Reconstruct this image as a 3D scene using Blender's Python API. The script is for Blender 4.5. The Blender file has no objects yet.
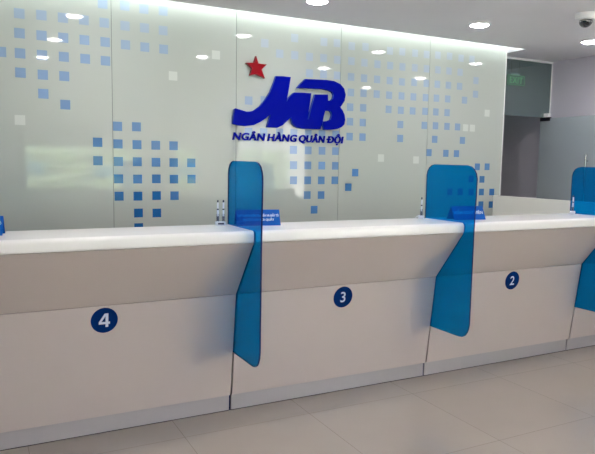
import bpy, bmesh, math
from mathutils import Vector, Matrix

S = bpy.context.scene
COL = S.collection
R = math.radians

# ------------------------------------------------------------------ colours
def lin(r, g, b):
    f = lambda c: (c/12.92 if c <= .04045 else ((c+.055)/1.055)**2.4)
    return (f(r/255), f(g/255), f(b/255), 1)

def pbsdf(name, col, rough=.5, spec=.5, metal=0., coat=0., coat_rough=.03, emit=None, es=0.):
    m = bpy.data.materials.new(name); m.use_nodes = True
    b = m.node_tree.nodes['Principled BSDF']
    b.inputs['Base Color'].default_value = col
    b.inputs['Roughness'].default_value = rough
    b.inputs['Specular IOR Level'].default_value = spec
    b.inputs['Metallic'].default_value = metal
    b.inputs['Coat Weight'].default_value = coat
    b.inputs['Coat Roughness'].default_value = coat_rough
    if emit:
        b.inputs['Emission Color'].default_value = emit
        b.inputs['Emission Strength'].default_value = es
    return m

def noisy(name, col, amount=.04, scale=8., rough=.5, bump=0., **k):
    """a painted or pressed surface with faint unevenness"""
    m = pbsdf(name, col, rough, **k); nt = m.node_tree; b = nt.nodes['Principled BSDF']
    tc = nt.nodes.new('ShaderNodeTexCoord'); n = nt.nodes.new('ShaderNodeTexNoise')
    n.inputs['Scale'].default_value = scale; n.inputs['Detail'].default_value = 4
    nt.links.new(tc.outputs['Object'], n.inputs['Vector'])
    mx = nt.nodes.new('ShaderNodeMix'); mx.data_type = 'RGBA'
    mx.inputs[6].default_value = tuple(c*(1-amount) for c in col[:3])+(1,)
    mx.inputs[7].default_value = tuple(min(1, c*(1+amount)) for c in col[:3])+(1,)
    nt.links.new(n.outputs['Fac'], mx.inputs[0]); nt.links.new(mx.outputs[2], b.inputs['Base Color'])
    if bump:
        bp = nt.nodes.new('ShaderNodeBump'); bp.inputs['Strength'].default_value = bump
        bp.inputs['Distance'].default_value = .002
        n2 = nt.nodes.new('ShaderNodeTexNoise'); n2.inputs['Scale'].default_value = scale*20
        nt.links.new(tc.outputs['Object'], n2.inputs['Vector'])
        nt.links.new(n2.outputs['Fac'], bp.inputs['Height']); nt.links.new(bp.outputs['Normal'], b.inputs['Normal'])
    return m

def emitter(name, col, strength):
    m = bpy.data.materials.new(name); m.use_nodes = True; nt = m.node_tree; nt.nodes.clear()
    e = nt.nodes.new('ShaderNodeEmission'); o = nt.nodes.new('ShaderNodeOutputMaterial')
    e.inputs[0].default_value = col; e.inputs[1].default_value = strength
    nt.links.new(e.outputs[0], o.inputs[0]); return m

def sheet(name, tint, gloss=.06, body=None, body_w=0., rough=.02):
    """clear tinted sheet: coloured see-through, some body colour, a surface reflection"""
    m = bpy.data.materials.new(name); m.use_nodes = True; nt = m.node_tree; nt.nodes.clear()
    o = nt.nodes.new('ShaderNodeOutputMaterial')
    t = nt.nodes.new('ShaderNodeBsdfTransparent'); t.inputs[0].default_value = tint
    g = nt.nodes.new('ShaderNodeBsdfGlossy'); g.inputs['Roughness'].default_value = rough
    g.inputs[0].default_value = (1, 1, 1, 1)
    fr = nt.nodes.new('ShaderNodeFresnel'); fr.inputs[0].default_value = 1.45
    cur = t.outputs[0]
    if body:
        d = nt.nodes.new('ShaderNodeBsdfDiffuse'); d.inputs[0].default_value = body
        mx = nt.nodes.new('ShaderNodeMixShader'); mx.inputs[0].default_value = body_w
        nt.links.new(cur, mx.inputs[1]); nt.links.new(d.outputs[0], mx.inputs[2]); cur = mx.outputs[0]
    ml = nt.nodes.new('ShaderNodeMath'); ml.operation = 'MULTIPLY'; ml.inputs[1].default_value = gloss/.04
    nt.links.new(fr.outputs[0], ml.inputs[0])
    ge = nt.nodes.new('ShaderNodeNewGeometry'); sb = nt.nodes.new('ShaderNodeMath'); sb.operation = 'SUBTRACT'; sb.inputs[0].default_value = 1
    nt.links.new(ge.outputs['Backfacing'], sb.inputs[1])
    mb = nt.nodes.new('ShaderNodeMath'); mb.operation = 'MULTIPLY'   # reflect at the outer faces only
    nt.links.new(ml.outputs[0], mb.inputs[0]); nt.links.new(sb.outputs[0], mb.inputs[1]); ml = mb
    m2 = nt.nodes.new('ShaderNodeMixShader'); nt.links.new(ml.outputs[0], m2.inputs[0])
    nt.links.new(cur, m2.inputs[1]); nt.links.new(g.outputs[0], m2.inputs[2])
    nt.links.new(m2.outputs[0], o.inputs[0]); return m

# ------------------------------------------------------------------ materials
GLASS_BG = (183, 190, 184)
def tile_material():
    m = pbsdf('floor_tile', lin(190, 182, 176), .09, .5, coat=.0); nt = m.node_tree; b = nt.nodes['Principled BSDF']
    geo = nt.nodes.new('ShaderNodeNewGeometry')
    mp = nt.nodes.new('ShaderNodeVectorMath'); mp.operation = 'ADD'; mp.inputs[1].default_value = (.37, .255, 0)
    nt.links.new(geo.outputs['Position'], mp.inputs[0])
    br = nt.nodes.new('ShaderNodeTexBrick'); br.offset = 0; br.squash = 1
    br.inputs['Scale'].default_value = 1; br.inputs['Brick Width'].default_value = .8
    br.inputs['Row Height'].default_value = .8; br.inputs['Mortar Size'].default_value = .0018
    br.inputs['Color1'].default_value = lin(182, 172, 164); br.inputs['Color2'].default_value = lin(179, 169, 161)
    br.inputs['Mortar'].default_value = lin(150, 140, 132)
    nt.links.new(mp.outputs[0], br.inputs['Vector'])
    n = nt.nodes.new('ShaderNodeTexNoise'); n.inputs['Scale'].default_value = 3; n.inputs['Detail'].default_value = 6
    nt.links.new(geo.outputs['Position'], n.inputs['Vector'])
    mx = nt.nodes.new('ShaderNodeMix'); mx.data_type = 'RGBA'; mx.blend_type = 'MULTIPLY'; mx.inputs[0].default_value = 1
    cr = nt.nodes.new('ShaderNodeValToRGB'); cr.color_ramp.elements[0].color = (.93, .93, .93, 1)
    cr.color_ramp.elements[1].color = (1, 1, 1, 1)
    nt.links.new(n.outputs['Fac'], cr.inputs[0]); nt.links.new(br.outputs['Color'], mx.inputs[6])
    nt.links.new(cr.outputs[0], mx.inputs[7]); nt.links.new(mx.outputs[2], b.inputs['Base Color'])
    return m
M = {
 'tile': tile_material(),
 'ceiling': noisy('ceiling_paint', lin(236, 236, 238), .02, 3, .8),
 'side_paint': noisy('lavender_paint', lin(210, 207, 218), .03, 3, .55),
 'room_paint': noisy('lobby_paint', lin(236, 233, 230), .03, 3, .6),
 'left_paint': noisy('taupe_paint', lin(118, 112, 108), .03, 3, .6),
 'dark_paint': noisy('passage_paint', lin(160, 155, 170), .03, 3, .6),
 'glass_bg': pbsdf('back_painted_glass', lin(*GLASS_BG), .04, .28),
 'seam': pbsdf('seam_shadow_gap', lin(120, 128, 124), .5),
 'core': noisy('wall_board', lin(190, 195, 188), .03, 4, .7),
 'laminate_up': noisy('warm_white_laminate', lin(197, 184, 179), .015, 5, .35),
 'laminate_low': noisy('white_laminate', lin(192, 180, 177), .015, 5, .28),
 'top': noisy('white_solid_surface', lin(240, 238, 237), .01, 6, .22),
 'plinth': noisy('satin_aluminium_white', lin(172, 167, 171), .02, 9, .3),
 'rubber': pbsdf('dark_sealing_strip', lin(52, 48, 52), .7),
 'groove': pbsdf('groove_brown', lin(120, 108, 104), .7),
 'blue_disc': pbsdf('deep_blue_vinyl', lin(0, 42, 104), .6, .04),
 'white_num': pbsdf('pale_vinyl', lin(205, 214, 235), .4),
 'acrylic': sheet('blue_acrylic', (.006, .58, .90, 1), .012, (.0, .24, .62, 1), .16),
 'acrylic_edge': pbsdf('blue_acrylic_edge', lin(4, 26, 84), .4, .1),
 'logo_blue': pbsdf('logo_blue_acrylic', lin(0, 12, 150), .3, .02),
 'logo_side_lit': pbsdf('logo_side_lit_blue', lin(60, 95, 205), .25, .4),  # sides coloured paler than the face for the light they catch
 'star_red': pbsdf('red_acrylic', lin(146, 8, 26), .2, .15),
 'star_side': pbsdf('red_acrylic_side', lin(150, 14, 30), .4),
 'sign_blue': pbsdf('sign_blue', lin(0, 86, 176), .45, .2),
 'sign_text': pbsdf('sign_print', lin(225, 240, 252), .5),
 'pen_white': pbsdf('white_plastic', lin(225, 230, 240), .3),
 'pen_dark': pbsdf('navy_plastic', lin(35, 45, 80), .35),
 'clear_plastic': sheet('clear_plastic', (.86, .9, .95, 1), .03, (.8, .85, .92, 1), .12),
 'window_glass': sheet('window_glass', (.97, .98, .98, 1), .04),
 'frame_white': noisy('white_frame', lin(244, 244, 244), .02, 6, .4),
 'transom': sheet('grey_tinted_glass', (.70, .79, .80, 1), .05, lin(160, 175, 178), .21),
 'door_glass': sheet('greenish_door_glass', (.84, .90, .90, 1), .05, lin(215, 224, 230), .5),
 'chrome': pbsdf('brushed_steel', lin(190, 192, 196), .25, .5, metal=1),
 'black': pbsdf('black_plastic', lin(22, 22, 26), .3),
 'dome': pbsdf('smoked_dome', lin(18, 20, 26), .05, .6, coat=1),
 'lamp_ring': pbsdf('white_lamp_ring', lin(240, 240, 240), .4),
 'lamp': emitter('downlight_glow', (1, .965, .97, 1), 50),
 'cove': emitter('cove_strip_glow', (.95, 1, .97, 1), 6),
 'exit_green': pbsdf('exit_green', lin(8, 40, 24), .4, emit=lin(30, 120, 70), es=.0),
 'exit_text': pbsdf('exit_letters', lin(120, 190, 130), .5, emit=lin(110, 210, 130), es=.45),
 'low_panel': noisy('cream_board', lin(246, 245, 238), .015, 4, .45),
 'poster': sheet('light_blue_film', (.22, .62, 1, 1), .02),
 'ground': noisy('pavement', lin(205, 203, 198), .1, 2, .9),
 'leaf': noisy('hedge_leaf', lin(165, 185, 150), .6, 2.5, .8),
}

# ------------------------------------------------------------------ helpers
def prop(o, label=None, cat=None, group=None, kind=None):
    if label: o['label'] = label
    if cat: o['category'] = cat
    if group: o['group'] = group
    if kind: o['kind'] = kind
    return o

def empty(name, loc, rz=0, **k):
    o = bpy.data.objects.new(name, None); COL.objects.link(o); o.location = loc
    o.rotation_euler = (0, 0, rz); o.empty_display_size = .1
    return prop(o, **k)

def obj(name, bm, mats, parent=None, smooth=False, **k):
    bmesh.ops.recalc_face_normals(bm, faces=bm.faces)
    me = bpy.data.meshes.new(name); bm.to_mesh(me); bm.free()
    for m in (mats if isinstance(mats, (list, tuple)) else [mats]): me.materials.append(M[m] if isinstance(m, str) else m)
    if smooth:
        me.shade_smooth() if hasattr(me, 'shade_smooth') else None
        for e in me.polygons: e.use_smooth = True
        me.set_sharp_from_angle(angle=R(35))
    o = bpy.data.objects.new(name, me); COL.objects.link(o)
    if parent: o.parent = parent
    return prop(o, **k)

def box(bm, lo, hi, bev=0., mi=0, seg=2):
    vs = [bm.verts.new((x, y, z)) for x in (lo[0], hi[0]) for y in (lo[1], hi[1]) for z in (lo[2], hi[2])]
    fs = []
    for ids in ((0, 1, 3, 2), (4, 6, 7, 5), (0, 4, 5, 1), (2, 3, 7, 6), (0, 2, 6, 4), (1, 5, 7, 3)):
        f = bm.faces.new([vs[i] for i in ids]); f.material_index = mi; fs.append(f)
    if bev:
        es = list({e for f in fs for e in f.edges})
        bmesh.ops.bevel(bm, geom=es, offset=bev, segments=seg, affect='EDGES', profile=.5)
    return bm

def prism(bm, pts, axis, a, b, mi=0, side_mi=None, bev=0., seg=2):
    """polygon pts (2-D) pulled along an axis from a to b; axis 'x' reads (y,z), 'y' reads (x,z), 'z' reads (x,y)"""
    def P(u, v, w): return {'x': (w, u, v), 'y': (u, w, v), 'z': (u, v, w)}[axis]
    A = [bm.verts.new(P(u, v, a)) for u, v in pts]; B = [bm.verts.new(P(u, v, b)) for u, v in pts]
    f1 = bm.faces.new(A); f2 = bm.faces.new(B); f1.material_index = f2.material_index = mi
    n = len(pts)
    for i in range(n):
        f = bm.faces.new((A[i], A[(i+1) % n], B[(i+1) % n], B[i])); f.material_index = mi if side_mi is None else side_mi
    if bev:
        es = list(f1.edges)+list(f2.edges)
        bmesh.ops.bevel(bm, geom=es, offset=bev, segments=seg, affect='EDGES', profile=.5)
    return bm

def lathe(bm, prof, c, n=32, mi=0, axis='z'):
    rings = []
    for r, h in prof:
        ring = []
        for i in range(n):
            a = 2*math.pi*i/n; u, v = r*math.cos(a), r*math.sin(a)
            p = {'z': (c[0]+u, c[1]+v, c[2]+h), 'y': (c[0]+u, c[1]+h, c[2]+v)}[axis]
            ring.append(bm.verts.new(p))
        rings.append(ring)
    for k in range(len(rings)-1):
        for i in range(n):
            f = bm.faces.new((rings[k][i], rings[k][(i+1) % n], rings[k+1][(i+1) % n], rings[k+1][i])); f.material_index = mi
    for ring in (rings[0], rings[-1]):
        f = bm.faces.new(ring); f.material_index = mi
    return bm

def tube(bm, path, r, n=10, mi=0):
    path = [Vector(p) for p in path]; rings = []
    for i, p in enumerate(path):
        t = (path[min(i+1, len(path)-1)]-path[max(i-1, 0)]).normalized()
        a = t.cross(Vector((0, 0, 1)) if abs(t.z) < .9 else Vector((1, 0, 0))).normalized(); b = t.cross(a)
        rings.append([bm.verts.new(p+a*r*math.cos(2*math.pi*k/n)+b*r*math.sin(2*math.pi*k/n)) for k in range(n)])
    for k in range(len(rings)-1):
        for i in range(n):
            bm.faces.new((rings[k][i], rings[k][(i+1) % n], rings[k+1][(i+1) % n], rings[k+1][i])).material_index = mi
    bm.faces.new(rings[0]).material_index = mi; bm.faces.new(rings[-1]).material_index = mi
    return bm

def text_bm(s, size, extrude, bold=0., spacing=1., align='LEFT', bev=0.):
    """lettering as a mesh in the x-y plane, baseline at y = 0"""
    cu = bpy.data.curves.new('t', 'FONT'); cu.body = s; cu.size = size; cu.extrude = extrude
    cu.offset = bold; cu.space_character = spacing; cu.align_x = align; cu.resolution_u = 4; cu.bevel_depth = bev
    o = bpy.data.objects.new('t', cu); COL.objects.link(o)
    bpy.context.view_layer.update()
    dg = bpy.context.evaluated_depsgraph_get()
    me = bpy.data.meshes.new_from_object(o.evaluated_get(dg), depsgraph=dg)
    bm = bmesh.new(); bm.from_mesh(me)
    bmesh.ops.remove_doubles(bm, verts=bm.verts, dist=1e-6)
    bpy.data.objects.remove(o); bpy.data.curves.remove(cu); bpy.data.meshes.remove(me)
    return bm

def extent(bm, i):
    v = [p.co[i] for p in bm.verts]; return min(v), max(v)

# ------------------------------------------------------------------ dimensions (metres)
W = 1.529                   # one counter unit
GAP = .006                  # half the joint between units
YW = 1.342                  # glass wall face
ZC = 2.76                   # ceiling
XR = 4.58                   # right-hand side wall
YB = -9.0                   # street side wall
XL = -5.0
YP = 3.4                    # end of the passage
CAM = (-1.38036, -3.55269, 1.55)

# ------------------------------------------------------------------ the setting
b = bmesh.new(); box(b, (XL-.2, YB-.2, -.12), (XR+.2, YP+.2, 0)); obj('floor', b, 'tile', kind='structure')
b = bmesh.new()
box(b, (XL-.2, YB-.2, ZC), (XR+.2, 1.22, ZC+.03))
box(b, (3.70, 1.22, ZC), (XR+.2, YP+.2, ZC+.03))
box(b, (XL-.2, 1.50, ZC), (3.70, YP+.2, ZC+.03))
box(b, (3.70, 1.22, ZC+.03), (3.73, 1.5, ZC+.30))          # end of the light cove
box(b, (XL-.2, YB-.2, ZC+.30), (XR+.2, YP+.2, ZC+.33))     # slab above
obj('ceiling', b, 'ceiling', kind='structure')
b = bmesh.new(); box(b, (XL-.2, YW+.012, 0), (3.557, YW+.16, ZC+.29)); obj('wall_back', b, 'core', kind='structure')
b = bmesh.new(); box(b, (XR, YB-.2, 0), (XR+.2, YP+.2, .25)); box(b, (XR, YB-.2, 2.6), (XR+.2, YP+.2, ZC)); box(b, (XR, YB-.2, .25), (XR+.2, -8.8, 2.6)); box(b, (XR, -5.0, .25), (XR+.2, YP+.2, 2.6)); obj('wall_right', b, 'side_paint', kind='structure')
rw = (-8.8, -5.0, .25, 2.6)     # unseen window added on the right to bring daylight onto the counters
b = bmesh.new(); box(b, (XL-.2, YB-.2, 0), (XL, YW+.1, ZC)); obj('wall_left', b, 'left_paint', kind='structure')
b = bmesh.new()
for i in range(4):
    y = rw[0]+(rw[1]-rw[0]-.06)*i/3; box(b, (XR+.05, y, rw[2]), (XR+.12, y+.06, rw[3]))
box(b, (XR+.05, rw[0], rw[2]), (XR+.12, rw[1], rw[2]+.06)); box(b, (XR+.05, rw[0], rw[3]-.06), (XR+.12, rw[1], rw[3]))
w3 = obj('added_window', b, 'frame_white', kind='structure')
b = bmesh.new(); box(b, (XR+.082, rw[0]+.01, rw[2]+.01), (XR+.09, rw[1]-.01, rw[3]-.01)); obj('pane', b, 'window_glass', w3)
b = bmesh.new(); box(b, (2.2, YP, 0), (XR, YP+.2, ZC)); box(b, (2.2, YW+.16, 0), (2.3, YP, ZC)); obj('wall_passage', b, 'dark_paint', kind='structure')
# street side wall with a wide low shop window
wx0, wx1, wz0, wz1 = -.38, 3.65, .86, 1.92
b = bmesh.new()
box(b, (XL-.2, YB-.2, 0), (XR+.2, YB, wz0)); box(b, (XL-.2, YB-.2, wz1), (XR+.2, YB, ZC))
box(b, (XL-.2, YB-.2, wz0), (wx0, YB, wz1)); box(b, (wx1, YB-.2, wz0), (XR+.2, YB, wz1))
box(b, (2.16, YB-.2, wz0), (3.02, YB-.065, wz1))
obj('wall_front', b, 'room_paint', kind='structure')
b = bmesh.new()
box(b, (wx0, YB-.06, wz1-.05), (wx1, YB+.02, wz1)); box(b, (wx0, YB-.06, wz0), (wx1, YB+.02, wz0+.04))
for x in (wx0, 1.02, 2.11, 3.02, wx1-.05): box(b, (x, YB-.06, wz0), (x+.05, YB+.02, wz1))
w1 = obj('window_1', b, 'frame_white', kind='structure')
b = bmesh.new(); box(b, (wx0+.01, YB-.03, wz0+.01), (wx1-.01, YB-.022, wz1-.01)); obj('pane', b, 'window_glass', w1)
for lo, hi in (((-.30, 1.21), (.04, 1.49)), ((1.14, 1.15), (2.06, 1.43)), ((3.08, 1.16), (3.60, 1.50))):
    b = bmesh.new(); box(b, (lo[0], YB-.0215, lo[1]), (hi[0], YB-.0195, hi[1])); obj('window_poster', b, 'poster', w1)
b = bmesh.new(); box(b, (-12, -40, -.2), (30, YB-.2, -.02)); box(b, (XR+.2, YB-.2, -.2), (30, 12, -.02)); obj('ground', b, 'ground', kind='structure')
# street seen (as a reflection) through the low window: a clipped hedge and a pale kerb wall
b = bmesh.new(); bmesh.ops.create_grid(b, x_segments=90, y_segments=24, size=1)
import random
rnd = random.Random(4)
for v in b.verts:
    x, z = v.co.x*6+1.5, v.co.y*.97+.97; v.co = Vector((x, YB-2.6+rnd.uniform(-.10, .10)-.25*math.sin(x*2.1)*math.cos(z*2), z+rnd.uniform(-.05, .05)))
r_ = bmesh.ops.extrude_face_region(b, geom=list(b.faces))
for v in [g for g in r_['geom'] if isinstance(g, bmesh.types.BMVert)]: v.co.y -= 1.2
obj('hedge', b, 'leaf', kind='structure')
# cove light strip hidden above the edge of the ceiling
b = bmesh.new(); box(b, (XL, 1.222, ZC+.06), (3.69, 1.234, ZC+.09)); c0 = obj('trim_1', b, 'cove', kind='structure')
b = bmesh.new(); box(b, (XL-.2, 1.19, ZC+.03), (3.70, 1.222, ZC+.30)); obj('trim_2', b, 'ceiling', kind='structure')

# ------------------------------------------------------------------ back-painted glass wall panels with the dotted map print
SQUARES = [(-1.191, 2.293), (-1.069, 2.16), (-1.068, 2.294), (-1.068, 2.432), (-1.066, 2.567), (-0.924, 2.295), (-0.924, 2.431), (-0.922, 2.023), (-0.922, 2.157), (-0.922, 2.572), (-0.778, 2.431), (-0.778, 2.571), (-0.777, 2.158), (-0.777, 2.296), (-0.774, 1.954), (-0.633, 2.572), (-0.632, 2.43), (-0.629, 2.295), (-0.55, 1.55), (-0.55, 1.688), (-0.498, 2.705), (-0.489, 2.569), (-0.484, 2.293), (-0.484, 2.43), (-0.402, 1.813), (-0.4, 1.68), (-0.399, 1.414), (-0.399, 1.547), (-0.397, 1.281), (-0.337, 2.564), (-0.337, 2.71), (-0.335, 2.425), (-0.259, 1.815), (-0.256, 1.678), (-0.255, 1.547), (-0.254, 1.413), (-0.253, 1.28), (-0.25, 1.148), (-0.249, 1.033), (-0.194, 2.705), (-0.19, 2.565), (-0.189, 2.422), (-0.11, 1.678), (-0.109, 1.545), (-0.107, 1.415), (-0.106, 1.283), (-0.105, 1.145), (-0.046, 2.561), (-0.045, 2.708), (-0.043, 2.42), (0.033, 1.545), (0.033, 1.678), (0.035, 1.413), (0.039, 1.281), (0.178, 1.545), (0.18, 1.414), (0.675, 2.07), (0.676, 1.812), (0.815, 1.812), (0.817, 2.552), (0.818, 2.08), (0.957, 2.479), (0.965, 1.817), (1.097, 2.623), (1.1, 2.479), (1.101, 1.671), (1.103, 1.817), (1.104, 1.538), (1.106, 1.406), (1.244, 1.816), (1.244, 2.479), (1.245, 1.275), (1.246, 1.538), (1.247, 1.406), (1.247, 1.67), (1.247, 2.338), (1.318, 1.143), (1.384, 1.818), (1.385, 2.481), (1.386, 1.406), (1.386, 2.619), (1.387, 1.274), (1.388, 1.538), (1.388, 1.67), (1.388, 2.34), (1.519, 2.623), (1.525, 1.818), (1.526, 2.478), (1.527, 1.407), (1.527, 1.67), (1.528, 1.538), (1.528, 2.341), (1.672, 2.07), (1.673, 1.344), (1.674, 1.805), (1.674, 1.94), (1.674, 2.34), (1.674, 2.48), (1.674, 2.612), (1.676, 2.202), (1.744, 1.478), (1.813, 1.938), (1.813, 2.072), (1.813, 2.204), (1.814, 1.805), (1.814, 2.339), (1.814, 2.478), (1.821, 2.619), (1.957, 2.476), (1.958, 2.205), (1.958, 2.339), (2.093, 2.61), (2.097, 2.073), (2.098, 2.204), (2.099, 2.338), (2.1, 2.476), (2.234, 2.615), (2.238, 1.938), (2.239, 2.072), (2.241, 1.807), (2.241, 2.206), (2.241, 2.337), (2.241, 2.476), (2.378, 2.073), (2.381, 2.206), (2.384, 2.343), (2.384, 2.616), (2.386, 2.48), (2.522, 2.616), (2.525, 1.942), (2.528, 2.077), (2.528, 2.208), (2.528, 2.482), (2.532, 2.344), (2.593, 1.68), (2.659, 1.812), (2.66, 2.622), (2.661, 2.078), (2.662, 2.211), (2.663, 1.944), (2.666, 2.345), (2.667, 2.483), (2.802, 2.078), (2.803, 2.212), (2.805, 2.345), (2.806, 2.483), (2.806, 2.626), (2.807, 1.678), (2.808, 1.944), (2.878, 1.294), (2.944, 1.678), (2.944, 1.944), (2.948, 2.345), (2.948, 2.483), (2.953, 2.62), (3.014, 1.293), (3.015, 1.812), (3.02, 2.213), (3.095, 2.623), (3.152, 1.425), (3.16, 1.29), (3.16, 2.417), (3.162, 2.281), (3.23, 1.549), (3.301, 1.157), (3.301, 1.289), (3.301, 1.42), (3.364, 1.551), (3.445, 1.155), (3.445, 1.288)]
MONOGRAM = [(0.911, 2.286), (0.974, 2.289), (1.05, 2.288), (1.032, 2.19), (1.005, 2.058), (1.039, 2.119), (1.083, 2.16), (1.168, 2.165), (1.252, 2.165), (1.237, 2.062), (1.214, 1.936), (1.232, 1.935), (1.262, 2.064), (1.288, 2.157), (1.42, 2.165), (1.418, 2.108), (1.453, 2.111), (1.476, 2.133), (1.482, 2.166), (1.466, 2.192), (1.427, 2.205), (1.371, 2.209), (1.236, 2.205), (1.112, 2.201), (1.152, 2.245), (1.193, 2.283), (1.4, 2.29), (1.479, 2.287), (1.544, 2.265), (1.586, 2.228), (1.603, 2.174), (1.593, 2.119), (1.564, 2.076), (1.544, 2.062), (1.574, 2.036), (1.596, 1.996), (1.605, 1.95), (1.596, 1.91), (1.568, 1.885), (1.52, 1.866), (1.458, 1.857), (1.39, 1.854), (1.373, 1.903), (1.378, 1.928), (1.435, 1.933), (1.456, 1.945), (1.467, 1.983), (1.462, 2.009), (1.447, 2.025), (1.394, 2.027), (1.381, 1.975), (1.37, 1.922), (1.351, 1.857), (1.174, 1.855), (1.13, 1.861), (1.095, 1.872), (1.07, 1.896), (1.06, 1.929), (1.063, 1.961), (1.031, 1.925), (0.981, 1.878), (0.931, 1.854), (0.83, 1.855), (0.847, 1.907), (0.869, 1.97), (0.843, 1.949), (0.819, 1.927), (0.771, 1.897), (0.71, 1.867), (0.639, 1.857), (0.569, 1.861), (0.522, 1.87), (0.528, 1.933), (0.539, 1.992), (0.549, 1.998), (0.58, 1.986), (0.643, 1.975), (0.678, 1.975), (0.712, 1.984), (0.768, 2.023), (0.812, 2.079), (0.859, 2.152), (0.89, 2.225)]
STAR = [(0.726, 2.435), (0.744, 2.374), (0.824, 2.374), (0.774, 2.329), (0.807, 2.259), (0.728, 2.291), (0.674, 2.274), (0.695, 2.332), (0.638, 2.372), (0.712, 2.377)]
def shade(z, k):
    """strength of the print: strong blue low down, pale towards the top (print fade, with cove light and glass reflection put into the colour)"""
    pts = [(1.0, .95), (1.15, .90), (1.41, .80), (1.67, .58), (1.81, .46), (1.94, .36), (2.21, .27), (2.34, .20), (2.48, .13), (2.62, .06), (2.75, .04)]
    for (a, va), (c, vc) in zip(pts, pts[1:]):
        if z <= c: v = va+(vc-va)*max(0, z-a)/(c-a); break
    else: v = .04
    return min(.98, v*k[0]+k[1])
PANEL_K = [(1., .13), (1., .08), (.85, -.02), (.95, .0), (.95, .0)]  # per-panel print strength, with reflected light partly put into the colour
edges = [-1.438, -.438, .563, 1.564, 2.565, 3.557]
PALE = [(.386, 2.416), (.031, 2.222), (-1.081, 1.829), (2.027, 1.617), (2.439, 1.606), (3.05, 1.94), (3.14, 1.94), (3.33, 2.10)]
panel_labels = [
 'greenish white glass wall panel at far left, with the upper cluster of blue squares',
 'glass wall panel with a wedge of dark blue squares left of the first blue divider',
 'glass wall panel behind the red star and blue logo, squares under the lettering',
 'glass wall panel right of the logo, with wide rows of pale squares',
 'rightmost glass wall panel beside the passage, its squares scattering to the right']
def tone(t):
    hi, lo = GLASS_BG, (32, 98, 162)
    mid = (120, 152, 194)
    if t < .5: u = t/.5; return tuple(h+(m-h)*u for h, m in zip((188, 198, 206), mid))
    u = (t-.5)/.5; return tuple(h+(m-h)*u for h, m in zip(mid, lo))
for i in range(5):
    x0, x1 = edges[i]+.0022, edges[i+1]-(.0022 if i < 4 else 0)
    bm = bmesh.new(); box(bm, (x0, YW, 0.0), (x1, YW+.010, ZC+.26), 0)
    mats = ['glass_bg']; lut = {}
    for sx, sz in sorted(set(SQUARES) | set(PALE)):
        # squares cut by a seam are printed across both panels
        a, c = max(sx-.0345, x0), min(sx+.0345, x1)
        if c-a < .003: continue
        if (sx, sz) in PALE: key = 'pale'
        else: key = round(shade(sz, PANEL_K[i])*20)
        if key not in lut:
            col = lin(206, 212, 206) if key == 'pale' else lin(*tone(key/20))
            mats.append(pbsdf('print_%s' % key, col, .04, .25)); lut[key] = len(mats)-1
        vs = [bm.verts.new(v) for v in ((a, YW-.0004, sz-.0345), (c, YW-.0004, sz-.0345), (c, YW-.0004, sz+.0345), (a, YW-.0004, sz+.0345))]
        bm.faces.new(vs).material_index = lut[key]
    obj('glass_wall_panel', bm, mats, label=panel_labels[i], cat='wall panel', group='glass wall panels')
    if i < 4:
        xs = edges[i+1]
        b = bmesh.new(); box(b, (xs-.0022, YW+.0045, 0), (xs+.0022, YW+.010, ZC+.26)); obj('trim_%d' % (i+3), b, 'seam', kind='structure')
# white edge strip that closes the panel's free end
b = bmesh.new(); box(b, (3.5572, YW-.001, 0), (3.569, YW+.165, ZC+.26)); obj('trim_9', b, 'frame_white', kind='structure')

# ------------------------------------------------------------------ the sign on the wall
star = bmesh.new(); prism(star, STAR, 'y', YW-.035, YW-.001, 0, 1, bev=.002)
obj('wall_star', star, ['star_red', 'star_side'], label='red five pointed star mounted on the glass wall above the blue logo', cat='star emblem')
logo = empty('wall_logo', (1.06, YW, 1.95), label='glossy dark blue raised bank monogram with Vietnamese lettering underneath', cat='sign')
bm = bmesh.new(); prism(bm, MONOGRAM, 'y', YW-.035, YW-.001, 0, 1, bev=.003)
bmesh.ops.triangulate(bm, faces=[f for f in bm.faces if len(f.verts) > 6])
bmesh.ops.translate(bm, verts=bm.verts, vec=(-1.06, -YW, -1.95)); obj('monogram', bm, ['logo_blue', 'logo_side_lit'], logo)
words = [('NGÂN', .515, .812), ('HÀNG', .833, 1.118), ('QUÂN', 1.130, 1.398), ('DỘI', 1.422, 1.590)]
for wd, xa, xb in words:
    t = text_bm(wd, .0845, .007, bold=.0024, spacing=1.07)
    # islands -> letters, gathered by overlap in x
    verts = set(t.verts); groups = []
    while verts:
        st = [verts.pop()]; isl = set(st)
        while st:
            v = st.pop()
            for e in v.link_edges:
                w = e.other_vert(v)
                if w in verts: verts.discard(w); isl.add(w); st.append(w)
        groups.append(isl)
    let = []
    for isl in sorted(groups, key=lambda g: -(max(v.co.y for v in g)-min(v.co.y for v in g))):
        lo, hi = min(v.co.x for v in isl), max(v.co.x for v in isl); cx = (lo+hi)/2
        for L in let:
            if L[0] <= cx <= L[1]: L[2].update(isl); break
        else: let.append([lo, hi, set(isl)])
    e0, e1 = extent(t, 0)
    for L in sorted(let, key=lambda l: l[0]):
        nb = bmesh.new(); mp = {}
        for v in L[2]:
            x = xa+.015+(v.co.x-e0)/(e1-e0)*(xb-xa-.012)+v.co.y*.17
            mp[v] = nb.verts.new((x-1.06, -.009-v.co.z, 1.742+v.co.y-1.95))
        for f in t.faces:
            if all(v in L[2] for v in f.verts):
                try: nb.faces.new([mp[v] for v in f.verts])
                except ValueError: pass
        if wd == 'DỘI' and L is min(let, key=lambda l: l[0]):      # the stroke through the first letter
            x0 = min(v.co.x for v in nb.verts); box(nb, (x0-.006, -.0175, 1.766-1.95), (x0+.030, -.001, 1.779-1.95))
        obj('letter', nb, 'logo_blue', logo)
    t.free()

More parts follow.
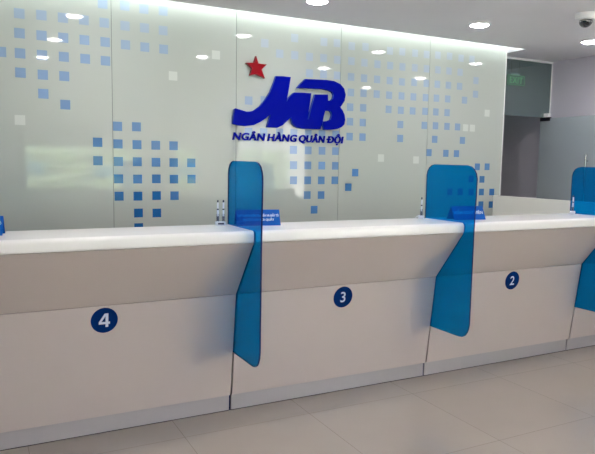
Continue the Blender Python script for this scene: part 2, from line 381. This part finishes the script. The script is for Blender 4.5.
# ------------------------------------------------------------------ counters
ZPL, ZK, ZS, ZT = .1086, .7631, 1.1043, 1.1737
YB1, YK, YS, YBK = -.0216, -.1041, -.3701, .042
def arc(cy, cz, r, a0, a1, n=5): return [(cy+r*math.cos(R(a0+(a1-a0)*i/n)), cz+r*math.sin(R(a0+(a1-a0)*i/n))) for i in range(n+1)]
def counter(k, num, label):
    """unit whose right end stands at k*W; k counts from the joint at x = 0"""
    t = empty('service_counter', ((k-.5)*W, 0, 0), label=label, cat='counter', group='service counters')
    h = W/2-GAP
    r = .022
    bm = bmesh.new()      # worktop slab with a rounded front
    prof = [(YBK, ZS+.001), (YBK, ZT)]+arc(YS+r, ZT-r, r, 90, 180)+arc(YS+.012, ZS+.013, .012, 180, 270, 3)
    prism(bm, prof, 'x', -h, h, bev=.0); obj('countertop', bm, 'top', t, True)
    bm = bmesh.new()      # leaning upper front
    prism(bm, [(YBK-.002, ZS), (YS+.004, ZS), (YK, ZK+.0015), (YK+.02, ZK+.0015), (YBK-.002, ZK+.0015)], 'x', -h, h); obj('upper_front_panel', bm, 'laminate_up', t)
    bm = bmesh.new()
    prism(bm, [(YBK-.002, ZK-.0015), (YK, ZK-.0015), (YB1, ZPL), (YBK-.002, ZPL)], 'x', -h, h); obj('lower_front_panel', bm, 'laminate_low', t)
    bm = bmesh.new(); box(bm, (-h+.002, YK+.006, ZK-.0015), (h-.002, YBK-.01, ZK+.0015)); obj('joint_strip', bm, 'groove', t)
    bm = bmesh.new(); box(bm, (-h, 0, .004), (h, YBK-.002, ZPL), .0015, seg=1); obj('plinth', bm, 'plinth', t)
    bm = bmesh.new(); box(bm, (-h+.002, .001, 0), (h-.002, YBK-.004, .006)); obj('floor_seal', bm, 'rubber', t)
    if k < 2:             # clerk's desk behind, below the ledge
        bm = bmesh.new(); box(bm, (-h, YBK, .72), (h, .62, .75), .003); obj('desk_top', bm, 'laminate_low', t)
        for xx in (-h, h-.02):
            bm = bmesh.new(); box(bm, (xx, YBK, 0), (xx+.02, .60, .72)); obj('desk_support', bm, 'laminate_up', t)
    if num:
        lean = math.atan2(YB1-YK, ZK-ZPL)         # lower front leans back towards the floor
        zc = .680; yc = YK+(YB1-YK)*(ZK-zc)/(ZK-ZPL)
        dx = {4: -.009, 3: -.008, 2: -.009}[num]
        mt = Matrix.Translation((dx, yc, zc)) @ Matrix.Rotation(R(90)-(-lean), 4, 'X')
        mt = Matrix.Translation((dx, yc, zc)) @ Matrix.Rotation(R(90)+lean, 4, 'X')
        bm = bmesh.new(); lathe(bm, [(.0725, .0), (.0725, .0012)], (0, 0, 0), 48); bmesh.ops.transform(bm, matrix=mt, verts=bm.verts)
        d = obj('number_disc', bm, 'blue_disc', t, label='round dark blue disc with the number %d' % num)
        if num == 4:
            bm = bmesh.new()
            for pl in ([(.036, 0), (.051, 0), (.051, .078), (.036, .078)], [(0, .017), (.060, .017), (.060, .030), (0, .030)], [(0, .0295), (.014, .0295), (.0365, .063), (.0365, .078), (.031, .078)]):
                prism(bm, pl, 'z', -.0004, .0004)
        else: bm = text_bm(str(num), (.100 if num != 4 else .102), .0004, bold=.0009)
        a, c = extent(bm, 0); e, f = extent(bm, 1)
        bmesh.ops.translate(bm, verts=bm.verts, vec=(-(a+c)/2, -(e+f)/2, .0019))
        bmesh.ops.transform(bm, matrix=mt, verts=bm.verts); obj('numeral', bm, 'white_num', d)
    return t
counter(0, 4, 'white service counter with blue number 4 disc on its front, nearest on the left')
counter(1, 3, 'white service counter with blue number 3 disc, between the first two blue dividers')
counter(2, 2, 'white service counter with blue number 2 disc, between second and third blue dividers')
counter(3, None, 'sliver of white service counter right of the third blue divider, no number seen')

# ------------------------------------------------------------------ blue acrylic dividers standing in the joints
DIV = [(.008, .3935), (.008, 0), (.042, 0), (.042, 1.485), (.034, 1.515), (.016, 1.540), (-.010, 1.556), (-.045, 1.5625), (-.375, 1.5585), (-.410, 1.551), (-.440, 1.532), (-.459, 1.505), (-.468, 1.472),
       (-.467, 1.35), (-.460, 1.15), (-.456, .50), (-.450, .465), (-.437, .435), (-.418, .412), (-.394, .399), (-.365, .394), (-.33, .3935)]
div_labels = ['tall blue acrylic divider between the counters numbered 4 and 3', 'blue acrylic divider between the counters numbered 3 and 2',
              'blue acrylic divider cut by the right edge of the photo, beside counter 2']
for k in range(3):
    bm = bmesh.new()
    prism(bm, DIV, 'x', k*W-.005, k*W+.005, 0, 1)
    obj('blue_divider', bm, ['acrylic', 'acrylic_edge'], label=div_labels[k], cat='divider', group='blue counter dividers')

# ------------------------------------------------------------------ blue tent signs on the ledge
def tent_sign(loc, rz, width, lines, label):
    t = empty('desk_sign', loc, rz, label=label, cat='sign', group='blue desk signs')
    hgt, dep = .094, .10
    bm = bmesh.new()
    a = [(-dep/2, 0), (dep/2, 0), (.0, hgt)]
    prism(bm, [(-dep/2, 0), (-dep/2+.003, 0), (.0, hgt-.006), (dep/2-.003, 0), (dep/2, 0), (.002, hgt), (-.002, hgt)], 'x', -width/2, width/2)
    obj('folded_card', bm, 'sign_blue', t)
    ang = math.atan2(hgt, dep/2)
    for j, (s, zf, size) in enumerate(lines):
        bm = text_bm(s, size, .0002, bold=.0005, align='LEFT'); lo, hi = extent(bm, 0)
        sc = min(1, (width-.016)/(hi-lo)); c = (lo+hi)/2
        for v in bm.verts: v.co.x = (v.co.x-c)*sc
        y = -dep/2*(1-zf); z = hgt*zf
        nrm = Vector((0, -hgt, dep/2)).normalized()
        mt = Matrix.Translation(Vector((0, y, z))+nrm*.0012) @ Matrix.Rotation(ang, 4, 'X')
        bmesh.ops.transform(bm, matrix=mt, verts=bm.verts)
        obj('printed_line', bm, 'sign_text', t)
    return t
LINES = [('QUÝ KHÁCH KIỂM TRA TIỀN VÀ GIẤY TỜ', .56, .019), ('TRƯỚC KHI RỜI QUẦY', .30, .019)]
tent_sign((.152, -.055, ZT), R(-12), .272, LINES, 'blue folded sign with white print on counter 3, partly behind the first divider')
tent_sign((1.750, -.140, ZT), R(-8), .262, [('KIỂM SOÁT VIÊN', .42, .032)], 'blue folded sign with white print on counter 2, partly behind the second divider')
tent_sign((-1.388, -.085, ZT), R(-10), .262, LINES, 'blue folded sign cut by the left edge of the photo, on counter 4')

# ------------------------------------------------------------------ pen stands and their pens
def pen_stand(loc, rz, label, plabels, coil=False):
    t = empty('pen_stand', loc, rz, label=label, cat='pen stand', group='pen stands on the counter ends')
    bm = bmesh.new(); box(bm, (-.031, -.02, 0), (.031, .02, .022), .004); obj('base', bm, 'pen_white', t, True)
    bm = bmesh.new(); box(bm, (-.018, -.0208, .006), (.018, -.0200, .016)); obj('label_strip', bm, 'pen_dark', t, label='navy blue label strip')
    for s in (-1, 1):
        bm = bmesh.new(); lathe(bm, [(.010, 0), (.010, .045), (.0085, .047)], (s*.017, 0, .022), 16); obj('socket', bm, 'clear_plastic', t, True)
    if coil:
        pts = []
        for i in range(70):
            a = i*.75; u = i/69
            pts.append((-.031-.035*math.sin(u*math.pi)+.004*math.cos(a), .01+.05*u-.02, .008+.03*math.sin(u*math.pi)*.6+.004*math.sin(a)))
        bm = bmesh.new(); tube(bm, pts, .0013, 6); obj('coiled_cord', bm, 'pen_white', t, True)
    for s, pl in zip((-1, 1), plabels):
        wl = Matrix.Translation(loc) @ Matrix.Rotation(rz, 4, 'Z') @ Vector((s*.017, 0, .0225))
        p_ = empty('ballpoint_pen', wl, rz, label=pl, cat='pen', group='pens in the stands')
        bm = bmesh.new(); lathe(bm, [(.002, 0), (.0045, .012), (.0055, .03), (.0055, .112), (.0045, .116)], (0, 0, 0), 14); obj('barrel', bm, 'pen_white', p_, True)
        bm = bmesh.new(); lathe(bm, [(.0058, .004), (.0064, .006), (.0064, .030), (.0058, .032)], (0, 0, 0), 14); obj('grip', bm, 'pen_dark', p_, True)
        bm = bmesh.new(); lathe(bm, [(.0046, .116), (.0050, .118), (.0050, .127), (.003, .130)], (0, 0, 0), 14); obj('end_cap', bm, 'pen_dark', p_, True)
        bm = bmesh.new(); lathe(bm, [(.0057, .070), (.0059, .071), (.0059, .077), (.0057, .078)], (0, 0, 0), 14); obj('band', bm, 'pen_dark', p_, True)
pen_stand((-.068, -.005, ZT), R(-12), 'small white pen stand on the end of counter 4, left of the first divider',
          ['white pen with navy ends, left one in the stand on counter 4', 'white pen with navy ends, right one in the stand on counter 4'])
pen_stand((1.452, -.005, ZT), R(51), 'small white pen stand with coiled cord on counter 3, left of the second divider',
          ['white pen, left one in the stand beside the second blue divider', 'white pen, right one in the stand beside the second blue divider'], True)
pen_stand((3.035, .0, ZT), R(40), 'small white pen stand on counter 2, against the third blue divider',
          ['white pen, left one in the stand beside the third blue divider', 'white pen, right one in the stand beside the third blue divider'])

# ------------------------------------------------------------------ low cream board at the end of the staff side
b = bmesh.new(); box(b, (3.416, .052, .0), (3.446, 1.290, 1.256), .002, seg=1)
obj('low_partition', b, 'low_panel', label='low cream partition board behind counter 2, running from the glass wall towards the counters', cat='partition')

# ------------------------------------------------------------------ passage opening: framed glass above, opened glass door
YH = 1.62
b = bmesh.new()
box(b, (3.57, YH, ZC-.022), (XR-.004, YH+.03, ZC)); box(b, (XR-.014, YH+.006, 2.12), (XR-.002, YH+.018, ZC-.022)); box(b, (3.57, YH, 2.12), (3.60, YH+.03, ZC-.022))
fr = obj('window_2', b, 'frame_white', kind='structure')
b = bmesh.new(); box(b, (3.60, YH+.008, 2.125), (XR-.018, YH+.018, ZC-.022)); obj('transom_pane', b, 'transom', fr)
door = empty('door_1', (4.50, YH-.0, 0), kind='structure')
b = bmesh.new(); box(b, (-.005, -.84, .012), (.005, .068, 2.115), .001, seg=1); obj('door_leaf', b, 'door_glass', door)
b = bmesh.new(); box(b, (-.016, -.07, 2.085), (.016, .068, 2.128), .003); obj('patch_fitting', b, 'black', door, label='black corner fitting')
b = bmesh.new(); box(b, (-.022, -.05, 2.129), (.022, .060, 2.172), .003); box(b, (-.012, .03, 2.172), (.012, .05, 2.20)); obj('pivot_cover', b, 'frame_white', door, label='white pivot cover')
b = bmesh.new()
for s in (-1, 1):
    tube(b, [(s*.045, -.600, .95), (s*.045, -.600, 1.70)], .0115, 14)
    for z in (1.08, 1.63): tube(b, [(s*.005, -.600, z), (s*.045, -.600, z)], .007, 10)
obj('door_handle', b, 'chrome', door, True)

# exit sign hung from the passage ceiling
ex = empty('exit_sign', (4.16, 1.78, 2.485), label='dark green EXIT sign hanging in the passage behind the framed glass', cat='sign')
b = bmesh.new(); box(b, (-.135, -.012, 0), (.135, .012, .112), .003); obj('sign_box', b, 'exit_green', ex)
for x in (-.07, .05):
    b = bmesh.new(); tube(b, [(x, 0, .112), (x, 0, .275)], .003, 8); obj('hanging_rod', b, 'chrome', ex)
b = bmesh.new(); box(b, (-.08, -.010, .1125), (.06, .010, .136), .003); obj('mounting_bar', b, 'frame_white', ex)
b = bmesh.new()
for lo, hi in (((-.133, -.0135, .002), (.133, -.012, .006)), ((-.133, -.0135, .106), (.133, -.012, .110)), ((-.133, -.0135, .002), (-.129, -.012, .11)), ((.129, -.0135, .002), (.133, -.012, .11))): box(b, lo, hi)
obj('border', b, 'exit_text', ex)
bm = text_bm('EXIT', .098, .0006, bold=.001, spacing=1.05); a, c = extent(bm, 0); e, f = extent(bm, 1)
for v in bm.verts: v.co.x = (v.co.x-(a+c)/2)*(.205/(c-a)); v.co.y -= (e+f)/2
bmesh.ops.transform(bm, matrix=Matrix.Translation((0, -.0134, .056)) @ Matrix.Rotation(R(90), 4, 'X'), verts=bm.verts)
obj('lettering', bm, 'exit_text', ex)

# ------------------------------------------------------------------ downlights
def downlight(x, y, label=None):
    t = empty('downlight', (x, y, ZC), label=label or 'ceiling downlight nearer the lobby, seen only as a bright reflection in the glass wall', cat='ceiling light', group='ceiling downlights')
    bm = bmesh.new(); lathe(bm, [(.074, -.001), (.076, -.016), (.081, -.017), (.090, -.006), (.094, -.0005)], (0, 0, 0), 40); obj('trim_ring', bm, 'lamp_ring', t, True)
    bm = bmesh.new(); lathe(bm, [(.073, -.004), (.071, -.010), (.062, -.018), (.046, -.025), (.022, -.030), (.006, -.031)], (0, 0, 0), 40); obj('lamp_lens', bm, 'lamp', t, True)
    return t
def dup(root, loc, label=None):
    r = root.copy(); COL.objects.link(r); r.location = loc
    if label: r['label'] = label
    for ch in list(root.children):
        c = ch.copy(); COL.objects.link(c); c.parent = r
    return r
spots = {(0, 0): (-.60, .62), (1, 0): (.915, .62), (2, 0): (2.475, .59), (3, 0): (3.86, .58), (0, 1): (-.624, -.55), (1, 1): (.971, -.73),
         (2, 1): (2.546, -.70), (3, 1): (4.085, -.73), (0, 2): (-.634, -1.79), (3, 2): (4.06, -2.03)}
names = {(1, 0): 'bright ceiling downlight cut by the top edge of the photo, above the logo', (2, 0): 'bright round ceiling downlight above the narrow glass panel beside the passage',
         (3, 0): 'bright ceiling downlight cut by the right edge of the photo, below the dome camera'}
dl = None
for (i, j), (x, y) in spots.items():
    lb = names.get((i, j))
    if dl is None: dl = downlight(x, y, lb)
    else: dup(dl, (x, y, ZC), lb)

# dome camera
cam_ = empty('dome_camera', (2.93, -.10, ZC), label='white security camera with black dome on the ceiling, top right corner', cat='security camera')
bm = bmesh.new(); lathe(bm, [(.082, -.0005), (.082, -.03), (.076, -.048), (.06, -.052)], (0, 0, 0), 40); obj('housing', bm, 'lamp_ring', cam_, True)
bm = bmesh.new(); lathe(bm, [(.048, -.050), (.050, -.060)]+[(.050*math.cos(R(a)), -.062-.045*math.sin(R(a))) for a in range(0, 90, 12)], (0, 0, 0), 32); obj('dome', bm, 'dome', cam_, True)

# ------------------------------------------------------------------ daylight outside and the camera
w = bpy.data.worlds.new('sky'); S.world = w; w.use_nodes = True
bg = w.node_tree.nodes['Background']; bg.inputs[0].default_value = (.95, .95, 1, 1); bg.inputs[1].default_value = 5.6

sl = bpy.data.lights.new('sun', 'SUN'); sl.energy = 24; sl.angle = R(.6); sl.color = (1, .97, .92)
so = bpy.data.objects.new('sun', sl); COL.objects.link(so); so.location = (8, 6, 12)
so.rotation_euler = Vector((0, -.6, -.8)).to_track_quat('-Z', 'Y').to_euler()
f, pitch, roll, yaw = 623.85, .10083, .01581, -.47764
fw = Vector((-math.sin(yaw)*math.cos(pitch), math.cos(yaw)*math.cos(pitch), -math.sin(pitch)))
rt = Vector((math.cos(yaw), math.sin(yaw), 0)); up = rt.cross(fw)
r2 = rt*math.cos(roll)+up*math.sin(roll); u2 = -rt*math.sin(roll)+up*math.cos(roll)
cd = bpy.data.cameras.new('camera'); co = bpy.data.objects.new('camera', cd); COL.objects.link(co)
cd.sensor_fit = 'HORIZONTAL'; cd.sensor_width = 36; cd.lens = f*36/595; cd.clip_start = .02
mt = Matrix((r2, u2, -fw)).transposed().to_4x4(); mt.translation = Vector(CAM); co.matrix_world = mt
S.camera = co
S.view_settings.view_transform = 'Standard'; S.view_settings.look = 'None'; S.view_settings.gamma = 1
S.view_settings.use_curve_mapping = False; S.view_settings.exposure = 1.32
S.cycles.use_denoising = True
S.cycles.max_bounces = 10; S.cycles.transparent_max_bounces = 16; S.cycles.diffuse_bounces = 5
